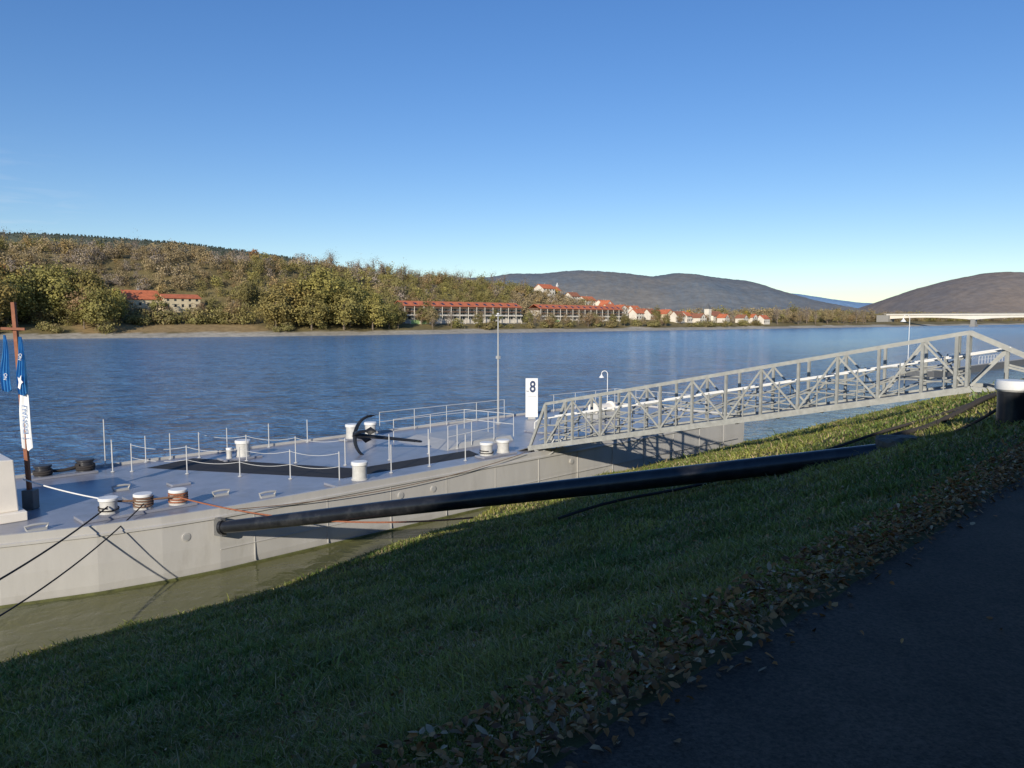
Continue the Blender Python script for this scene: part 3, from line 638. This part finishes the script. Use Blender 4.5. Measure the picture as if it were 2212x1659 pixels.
def lamp(s,n,z0,top,sc,label,pr=.045):
    t=thing('gooseneck_lamp',(s,n,z0),label,'lamp','white gooseneck lamps'); mb=MB(); H_=top-z0
    pts=[(s,n,z0),(s,n,z0+H_*.8)]
    for i in range(9):
        a=math.pi*i/8*1.05; pts.append((s-sc*.35*(1-math.cos(a))*R2,n+sc*.35*(1-math.cos(a))*R2,z0+H_-sc*.35+sc*.35*math.sin(a)))
    mb.tube(pts,sc*pr,8); fin(mb,'pole',M_white,t,smooth=True); e=pts[-1]
    mb=MB(); mb.lathe((e[0],e[1],e[2]-sc*.38),[(sc*.30,0),(sc*.27,sc*.08),(sc*.14,sc*.22),(sc*.06,sc*.38)],16); fin(mb,'lamp_shade',M_white,t,smooth=True)
lamp(35,27.2,DK,4.1,.5,'small white gooseneck lamp on the barge stern')
lamp(101,32,.9,7.7,1.1,'tall white gooseneck lamp on a distant landing stage',.035)
t=thing('winch',(33,26,DK),'beige anchor winch on the barge deck','winch')
mb=MB(); mb.box(32,34,25.5,26.5,DK+.005,DK+.3); fin(mb,'frame',M_grey,t,bevel=.02); mb=MB(); mb.tube([(32.3,26,DK+.5),(33.7,26,DK+.5)],.22,18); mb.tube([(32.2,26,DK+.5),(32.3,26,DK+.5)],.34,18); mb.tube([(33.7,26,DK+.5),(33.8,26,DK+.5)],.34,18); fin(mb,'drum',M_cream,t,smooth=True)
def anchor():
    t=thing('anchor',(17.0,25.4,DK),'black four armed grapnel anchor lying on the barge deck','anchor')
    A=Vector((16.9,25.7,DK+.76)); d=Vector((1.6,-.95,-.26)).normalized(); E=A+d*2.4
    mb=MB(); mb.tube([A-d*.12,A+d*.5,E],[.10,.08,.055],10); fin(mb,'shank',M_black,t,smooth=True)
    mb=MB(); pts=[]; c=E+d*.1; sv_=Vector((0,0,1)).cross(d).normalized()
    for i in range(17):
        a=2*math.pi*i/16; pts.append(c+d*.15*math.cos(a)+sv_*.15*math.sin(a))
    mb.tube(pts,.035,6); fin(mb,'ring',M_black,t,smooth=True)
    u=d.cross(Vector((0,0,1))).normalized(); v=u.cross(d).normalized()
    for k in range(4):
        an=math.radians((22,118,196,292)[k]); o=u*math.cos(an)+v*math.sin(an); pts=[];rs=[]
        for i in range(11):
            b_=i/10*1.5; pts.append(A+o*(.88*math.sin(b_))+d*(.66*(1-math.cos(b_))-.03)); rs.append(.085-.04*i/10)
        mb=MB(); mb.tube(pts,rs,8)
        q=Vector(pts[-2]); tg=(Vector(pts[-1])-Vector(pts[-3])).normalized(); sd=tg.cross(o)
        sd=sd.normalized() if sd.length>.1 else u
        nr=tg.cross(sd).normalized()
        mb.add([q-tg*.26+nr*.03,q+sd*.17,q+tg*.26,q-sd*.17,q+nr*.06,q-nr*.06],[(0,1,4),(1,2,4),(2,3,4),(3,0,4),(1,0,5),(2,1,5),(3,2,5),(0,3,5)])
        fin(mb,'fluke_arm',M_black,t,smooth=True)
anchor()
t=thing('deckhouse',(3,24.2,DK),'cream white deckhouse box with stepped base on the barge','deckhouse')
mb=MB(); mb.add([(.5,23.4,DK+.25),(4.85,23.4,DK+.25),(4.85,25.4,DK+.25),(.5,25.4,DK+.25),(.5,23.45,DK+1.85),(4.8,23.45,DK+1.62),(4.8,25.3,DK+1.62),(.5,25.3,DK+1.85)],[(3,2,1,0),(4,5,6,7),(0,1,5,4),(1,2,6,5),(2,3,7,6),(3,0,4,7)]); fin(mb,'body',M_cream,t,bevel=.03)
mb=MB(); mb.box(.4,5.0,23.2,25.6,DK+.005,DK+.25); fin(mb,'base',M_cream,t,bevel=.02)
# flag mast
mx_,my_=W((5.4,24.6,0))[:2]
fm=thing('flag_mast',(5.4,24.6,DK),'brown wooden mast with crossbar carrying hanging flags','mast')
mb=MB(); B0=Vector((mx_-.02,my_,DK)); T0=Vector((mx_-.20,my_,7.5)); mb.beam(B0+Vector((0,0,.3)),T0,.10,.10); fin(mb,'pole',M_rust,fm,river=False)
mb=MB(); mb.beam((mx_-.52,my_-.08,6.78),(mx_+.14,my_-.08,6.76),.06,.07); fin(mb,'crossbar',M_rust,fm,river=False)
mb=MB(); mb.box(mx_-.17,mx_+.15,my_-.15,my_+.15,DK+.004,DK+.55); fin(mb,'pedestal',M_galvd,fm,river=False,bevel=.02)
def cloth(name,x,z1,z0,w1,w0,m,label,y,folds=3,amp=.04,cat='flag'):
    t=bpy.data.objects.new(name,None); t.location=(x,y,z1); link(t); meta(t,label,cat,'flags on the mast')
    nu,nv_=22,36; V=[]
    for j in range(nv_):
        k=j/(nv_-1); w=w1+(w0-w1)*min(1,k*1.6)
        for i in range(nu):
            f=i/(nu-1)-.5; V.append((f*w+.02*math.sin(k*7),amp*math.sin(f*folds*6.28+k*2.5)*(.4+k*.6),-(z1-z0)*k+ (abs(f)*.2 if j==nv_-1 else 0)))
    idx=np.arange(nu*nv_).reshape(nv_,nu)
    me=bpy.data.meshes.new('cloth'); me.from_pydata(V,[],[(int(idx[j,i]),int(idx[j+1,i]),int(idx[j+1,i+1]),int(idx[j,i+1])) for j in range(nv_-1) for i in range(nu-1)])
    for p in me.polygons: p.use_smooth=True
    me.materials.append(m); o=bpy.data.objects.new('cloth',me); link(o); o.parent=t; return t
f1=cloth('flag',mx_-.43,6.6,5.0,.05,.25,M_blue,'limp blue flag with white lettering hanging from crossbar',my_-.1,amp=.06)
put_text('NÖ',.12,f1,(mx_-.41,my_-.175,5.45),(math.pi/2,math.radians(-80),0),M_wcloth,bold=0)
f2=cloth('flag',mx_+.02,6.55,4.9,.08,.22,M_blue,'limp blue flag with white emblem hanging from crossbar',my_-.14,amp=.06)
put_text('NÖ',.12,f2,(mx_+.05,my_-.215,6.0),(math.pi/2,math.radians(-80),0),M_wcloth,bold=0)
mb=MB(); yy=my_-.215
mb.add([(mx_+a,yy,z) for a,z in ((-.06,5.15),(.0,5.1),(.03,5.25),(.09,5.3),(.04,5.36),(.05,5.5),(-.01,5.4),(-.05,5.45),(-.03,5.3))],[tuple(range(9))])
fin(mb,'emblem',M_wcloth,f2,river=False)
f3=cloth('banner',mx_+.02,6.45,3.35,.05,.29,M_wcloth,'long white banner with blue vertical lettering on the mast',my_-.06,folds=1.2,amp=.03,cat='banner')
put_text('DONAU',.19,f3,(mx_+.03,my_-.115,4.25),(math.pi/2,math.radians(-90),0),M_ink2,bold=0,sx=1.15)
put_text('DONAU',.06,f3,(mx_+.02,my_-.115,3.72),(math.pi/2,0,0),M_ink2,bold=0)
# ---------------------------------------------------------------- gangway
gw=thing('gangway',(22,21,1.85),'grey steel truss gangway with wavy railings from bank to barge','gangway')
A=Vector((22,21.0,1.88)); B=Vector((25.4,6.3,4.98)); D=(B-A); Lg=D.length; d=D.normalized(); lat=Vector((-d.y,d.x,0)).normalized()
if lat.x<0: lat=-lat
HT=1.68; NP=12
def gp(u,off,h): return A+d*u+lat*off+Vector((0,0,h))
for off in (0,1.7):
    mb=MB(); mb.beam(gp(-.05,off,0),gp(Lg,off,0),.11,.19); mb.beam(gp(.75,off,HT),gp(Lg-.1,off,HT),.12,.11); mb.beam(gp(0,off,0),gp(.75,off,HT),.10,.10)
    us=[.75+(Lg-.85)*i/NP for i in range(NP+1)]
    for i,u_ in enumerate(us):
        mb.beam(gp(u_,off,.09),gp(u_,off,HT-.05),.09 if i<NP else .18,.08)
        if i<NP:
            if i%2==0: mb.beam(gp(u_,off,.08),gp(us[i+1],off,HT-.06),.045,.06)
            else: mb.beam(gp(u_,off,HT-.06),gp(us[i+1],off,.08),.045,.06)
            um=(u_+us[i+1])/2; mb.beam(gp(um,off,.09),gp(um,off,1.1),.03,.035)
    mb.beam(gp(Lg-.1,off,HT),gp(Lg+2.5,off,-.05),.12,.12); mb.beam(gp(Lg,off,0),gp(Lg+2.4,off,-.5),.10,.14)
    mb.beam(gp(Lg+.9,off,-.2),gp(Lg+.9,off,HT-.68),.08,.08); mb.beam(gp(Lg,off,.1),gp(Lg+.9,off,HT-.7),.05,.07); mb.beam(gp(Lg+.9,off,.5),gp(Lg+2.2,off,-.1),.05,.06)
    mb.beam(gp(Lg-.4,off,.09),gp(Lg-.4,off,HT-.05),.14,.09)
    fin(mb,'truss',M_galv,gw)
    mb=MB(); io=.12 if off==0 else -.12
    for hh,ph in ((.26,0),(.47,2.1),(.68,.8),(.9,2.9)):
        mb.tube([gp(.4+(Lg-.5)*i/120,off+io,hh+.12*math.sin(i/120*Lg*2.3+ph)) for i in range(121)],.024,6)
    fin(mb,'wavy_railing',M_galv,gw,smooth=True)
    mb=MB(); mb.tube([gp(.1,off+io*1.8,.75),gp(.12,off+io*1.8,1.0),gp(.3,off+io*1.8,1.1),gp(Lg+1.,off+io*1.8,1.0)],.028,8); fin(mb,'handrail',M_white,gw)
mb=MB(); mb.beam(gp(0,.85,.0),gp(Lg,.85,.0),1.55,.06); mb.beam(gp(-1.0,.85,-.1),gp(.02,.85,.03),1.5,.03); fin(mb,'walkway',M_galvd,gw)
for i in range(12): 
    mb=MB(); mb.beam(gp(Lg*i/11,.03,-.08),gp(Lg*i/11,1.67,-.08),.08,.10); fin(mb,'cross_beam',M_galvd,gw)
mb=MB(); mb.box(24.9,28.4,3.0,6.2,3.5,4.86); meta(fin(mb,'landing_slab',M_conc,None,(26,5,4)),'concrete landing slab where gangway meets the bank','landing')
for k in range(2):
    t=thing('hanging_chain',(22,21,2.2),'looped galvanised chain hanging at the gangway foot','chain','chains at the gangway foot'); mb=MB()
    p0=Vector((21.9,20.8,2.0)); p1=Vector((23.2-k*.5,20.3,2.25)); mb.tube([p0.lerp(p1,i/14)+Vector((0,0,-(.55-.2*k)*4*(i/14)*(1-i/14))) for i in range(15)],.03,6); fin(mb,'links',M_grey,t)
# ---------------------------------------------------------------- boom pipe
pp=thing('mooring_boom',(9,20.3,1.3),'long black steel boom pipe spanning from bank to barge','boom')
PA=Vector((8.95,20.15,1.34)); PB=Vector((16.0,5.4,4.36)); dd=(PB-PA).normalized()
mb=MB(); mb.tube([PA,PA.lerp(PB,.3),PA.lerp(PB,.6),PB],[.17,.205,.215,.20],28); fin(mb,'pipe',M_black,pp,smooth=True)
mb=MB(); mb.tube([PA-dd*.08,PA+dd*.02],.20,24); fin(mb,'flange',M_black,pp)
mb=MB(); mb.beam((8.9,20.6,1.3),PA,.14,.5); fin(mb,'bracket',M_galvd,pp)
t=thing('support_block',(16.1,5.15,4.3),'rough stone block carrying the boom end in grass','block')
bm=bmesh.new(); bmesh.ops.create_icosphere(bm,subdivisions=3,radius=1)
for v in bm.verts:
    f=1+.18*math.sin(v.co.x*5+1)*math.cos(v.co.y*4)+.12*math.sin(v.co.z*7+v.co.x*3); v.co=Vector((v.co.x*.5*f,v.co.y*.42*f,max(-.3,min(.36,v.co.z*.5*f))))
me=bpy.data.meshes.new('rock'); bm.to_mesh(me); me.materials.append(M_stone); o=bpy.data.objects.new('rock',me); link(o); o.parent=t; o.location=(0,0,.05)
def rope(p,q,sag,r,m,label,nm='mooring_rope'):
    p=Vector(p);q=Vector(q); t=thing(nm,tuple(p),label,'rope','mooring ropes'); mb=MB()
    mb.tube([p.lerp(q,i/24)+Vector((0,0,-sag*4*(i/24)*(1-i/24))) for i in range(25)],r,6); fin(mb,'strand',m,t,smooth=True)
rope((6.6,22.0,2.0),(-2.5,11,2.6),.5,.022,M_ropeb,'dark mooring rope running from bollard to bank')
rope((7.5,21.9,1.95),(-1.5,12,2.1),.7,.018,M_ropeb,'dark mooring rope running from bollard to bank')
rope((8.4,21.7,2.0),(11.9,13.2,2.35),.35,.022,M_rope2,'rusty orange rope slung beside the boom')
rope((8.5,21.7,2.05),(6.6,22.3,2.1),.05,.03,M_rope,'brown rope strung between bollards')
rope((8.5,22.,2.0),(7.5,22.0,2.1),.06,.03,M_rope,'brown rope strung between bollards')
rope((8.1,29.2,2.05),(6.9,29.2,1.95),.12,.06,M_ropeb,'thick dark rope between bollards')
rope((9.2,20.35,1.75),(21,20.3,1.9),.35,.012,M_rope,'slack thin rope along the hull side')
rope((16.3,5.0,4.6),(15.9,3.5,5.4),.12,.03,M_ropeb,'dark rope from boom to shore bollard')
def gz(s,n): return float(height(np.array([s]),np.array([n]))[0])
for (s0,n0,s1,n1,rr_,lb) in ((13.0,11.5,21.5,3.5,.035,'dark cable lying over the grass beside the boom'),(16.2,5.6,22.5,4.2,.06,'thick dark hose continuing from the boom over grass')):
    t=thing('cable',(s0,n0,gz(s0,n0)),lb,'cable'); mb=MB(); pts=[]
    for i in range(30):
        k=i/29; s=s0+k*(s1-s0); n=n0+k*(n1-n0)+.2*math.sin(k*9); pts.append((s,n,gz(s,n)+.12+.05*math.sin(k*14)))
    mb.tube(pts,rr_,8); fin(mb,'sheath',M_ropeb,t,smooth=True)
rope((6.7,22.3,2.12),(5.2,24.4,2.6),.05,.02,M_white,'white rope from bollard to mast')
# ---------------------------------------------------------------- distant landing stage
t=thing('landing_stage',(120,29,0),'low grey landing stage pontoon moored along the bank','pontoon')
mb=MB(); mb.poly([(99,30),(101,29),(150,27.5),(150,33),(101,33),(99,32.5)],-.4,.9); fin(mb,'hull',M_galvd,t)
mb=MB(); mb.poly([(99.3,30.2),(101,29.2),(149.6,27.8),(149.6,32.8),(101,32.8)],.905,1.0); fin(mb,'deck',M_grey,t)
railing('railing',[(120,28.9,1.),(134,28.5,1.)],1.05,'white railing on the distant landing stage',zb=1.,r=.03,m=M_white)
# ---------------------------------------------------------------- unseen town houses added behind the path, rooflines shaped to shade the foreground
house('shade_town_house',-75,-50,-15,-4,5.35,10.2,3.2,M_wall2,M_roof,'unseen yellow three storey town house added to shade the bank',floors=3,wins=8,group='unseen town houses added for shade')
house('shade_town_house',-49.5,-20,-15,-4,5.35,10.2,3.2,M_wall1,M_roof2,'unseen white three storey town house added to shade the bank',floors=3,wins=8,group='unseen town houses added for shade')
house('shade_town_house',-19.5,-9.5,-15,-4,5.35,7.6,3.0,M_wall1,M_roof,'unseen white narrow town house added to shade the bank',floors=2,wins=4,group='unseen town houses added for shade',chim=False)
house('shade_town_house',-9,26,-14,-4,5.35,5.2,2.2,M_wall2,M_roof,'unseen low yellow town house added to shade the path',floors=2,wins=8,group='unseen town houses added for shade',chim=False)
# ---------------------------------------------------------------- light, camera, world
EL=math.radians(20); az=math.atan2(.25,.968)
dv=Vector((math.sin(az)*math.cos(EL),math.cos(az)*math.cos(EL),-math.sin(EL)))
sl=bpy.data.lights.new('sun','SUN'); sl.energy=5.0; sl.angle=math.radians(.5); sl.color=(1,.92,.78); so=bpy.data.objects.new('sun',sl); link(so); so.rotation_euler=dv.to_track_quat('-Z','Y').to_euler()
w=bpy.data.worlds.new('World'); scene.world=w; w.use_nodes=True; nt=w.node_tree; N=nt.nodes; L=nt.links; sky=N.new('ShaderNodeTexSky'); sky.sky_type='NISHITA'; sky.sun_disc=False
sky.sun_elevation=EL; sky.sun_rotation=math.pi+az; sky.altitude=0; sky.air_density=1.; sky.dust_density=0.; sky.ozone_density=3.5
gm=N.new('ShaderNodeGamma'); gm.inputs[1].default_value=.84; L.new(sky.outputs[0],gm.inputs[0])
hsv=N.new('ShaderNodeHueSaturation'); hsv.inputs['Saturation'].default_value=1.30; hsv.inputs['Hue'].default_value=.514; hsv.inputs['Value'].default_value=1.12
L.new(gm.outputs[0],hsv.inputs['Color'])
# thin cirrus wisps low over the upstream hills
tc=N.new('ShaderNodeTexCoord'); mp=N.new('ShaderNodeMapping'); mp.inputs['Scale'].default_value=(6,6,45); nz=N.new('ShaderNodeTexNoise'); nz.inputs['Scale'].default_value=2.2; nz.inputs['Detail'].default_value=6; nz.inputs['Distortion'].default_value=.4
L.new(tc.outputs['Generated'],mp.inputs[0]); L.new(mp.outputs[0],nz.inputs['Vector'])
cr=N.new('ShaderNodeMapRange'); cr.inputs[1].default_value=.5; cr.inputs[2].default_value=.75; L.new(nz.outputs[0],cr.inputs[0])
d0=Vector((-.66,1.016,.125)).normalized(); vd=N.new('ShaderNodeVectorMath'); vd.operation='DISTANCE'; vd.inputs[1].default_value=d0; L.new(tc.outputs['Generated'],vd.inputs[0])
mk=N.new('ShaderNodeMapRange'); mk.inputs[1].default_value=.10; mk.inputs[2].default_value=.0; mk.inputs[3].default_value=0; mk.inputs[4].default_value=.3; L.new(vd.outputs['Value'],mk.inputs[0])
mm=N.new('ShaderNodeMath'); mm.operation='MULTIPLY'; L.new(cr.outputs[0],mm.inputs[0]); L.new(mk.outputs[0],mm.inputs[1])
cxm=N.new('ShaderNodeMix'); cxm.data_type='RGBA'; cxm.inputs[7].default_value=(5.0,5.4,6.0,1); L.new(mm.outputs[0],cxm.inputs[0]); L.new(hsv.outputs[0],cxm.inputs[6])
L.new(cxm.outputs[2],N['Background'].inputs[0]); N['Background'].inputs[1].default_value=.15
cam=bpy.data.cameras.new('camera'); cam.sensor_width=36; cam.lens=36*1650/2212; cam.clip_end=30000; cam.clip_start=.05
co=bpy.data.objects.new('camera',cam); link(co); co.location=(0,0,CAMZ); co.rotation_euler=(math.radians(90-4.76),0,0); scene.camera=co
scene.view_settings.view_transform='Standard'; scene.view_settings.look='None'; scene.view_settings.exposure=0
for k in PR.values():
    for t in k:
        if t.name not in used:
            for c in list(t.children): bpy.data.objects.remove(c)
            bpy.data.objects.remove(t)
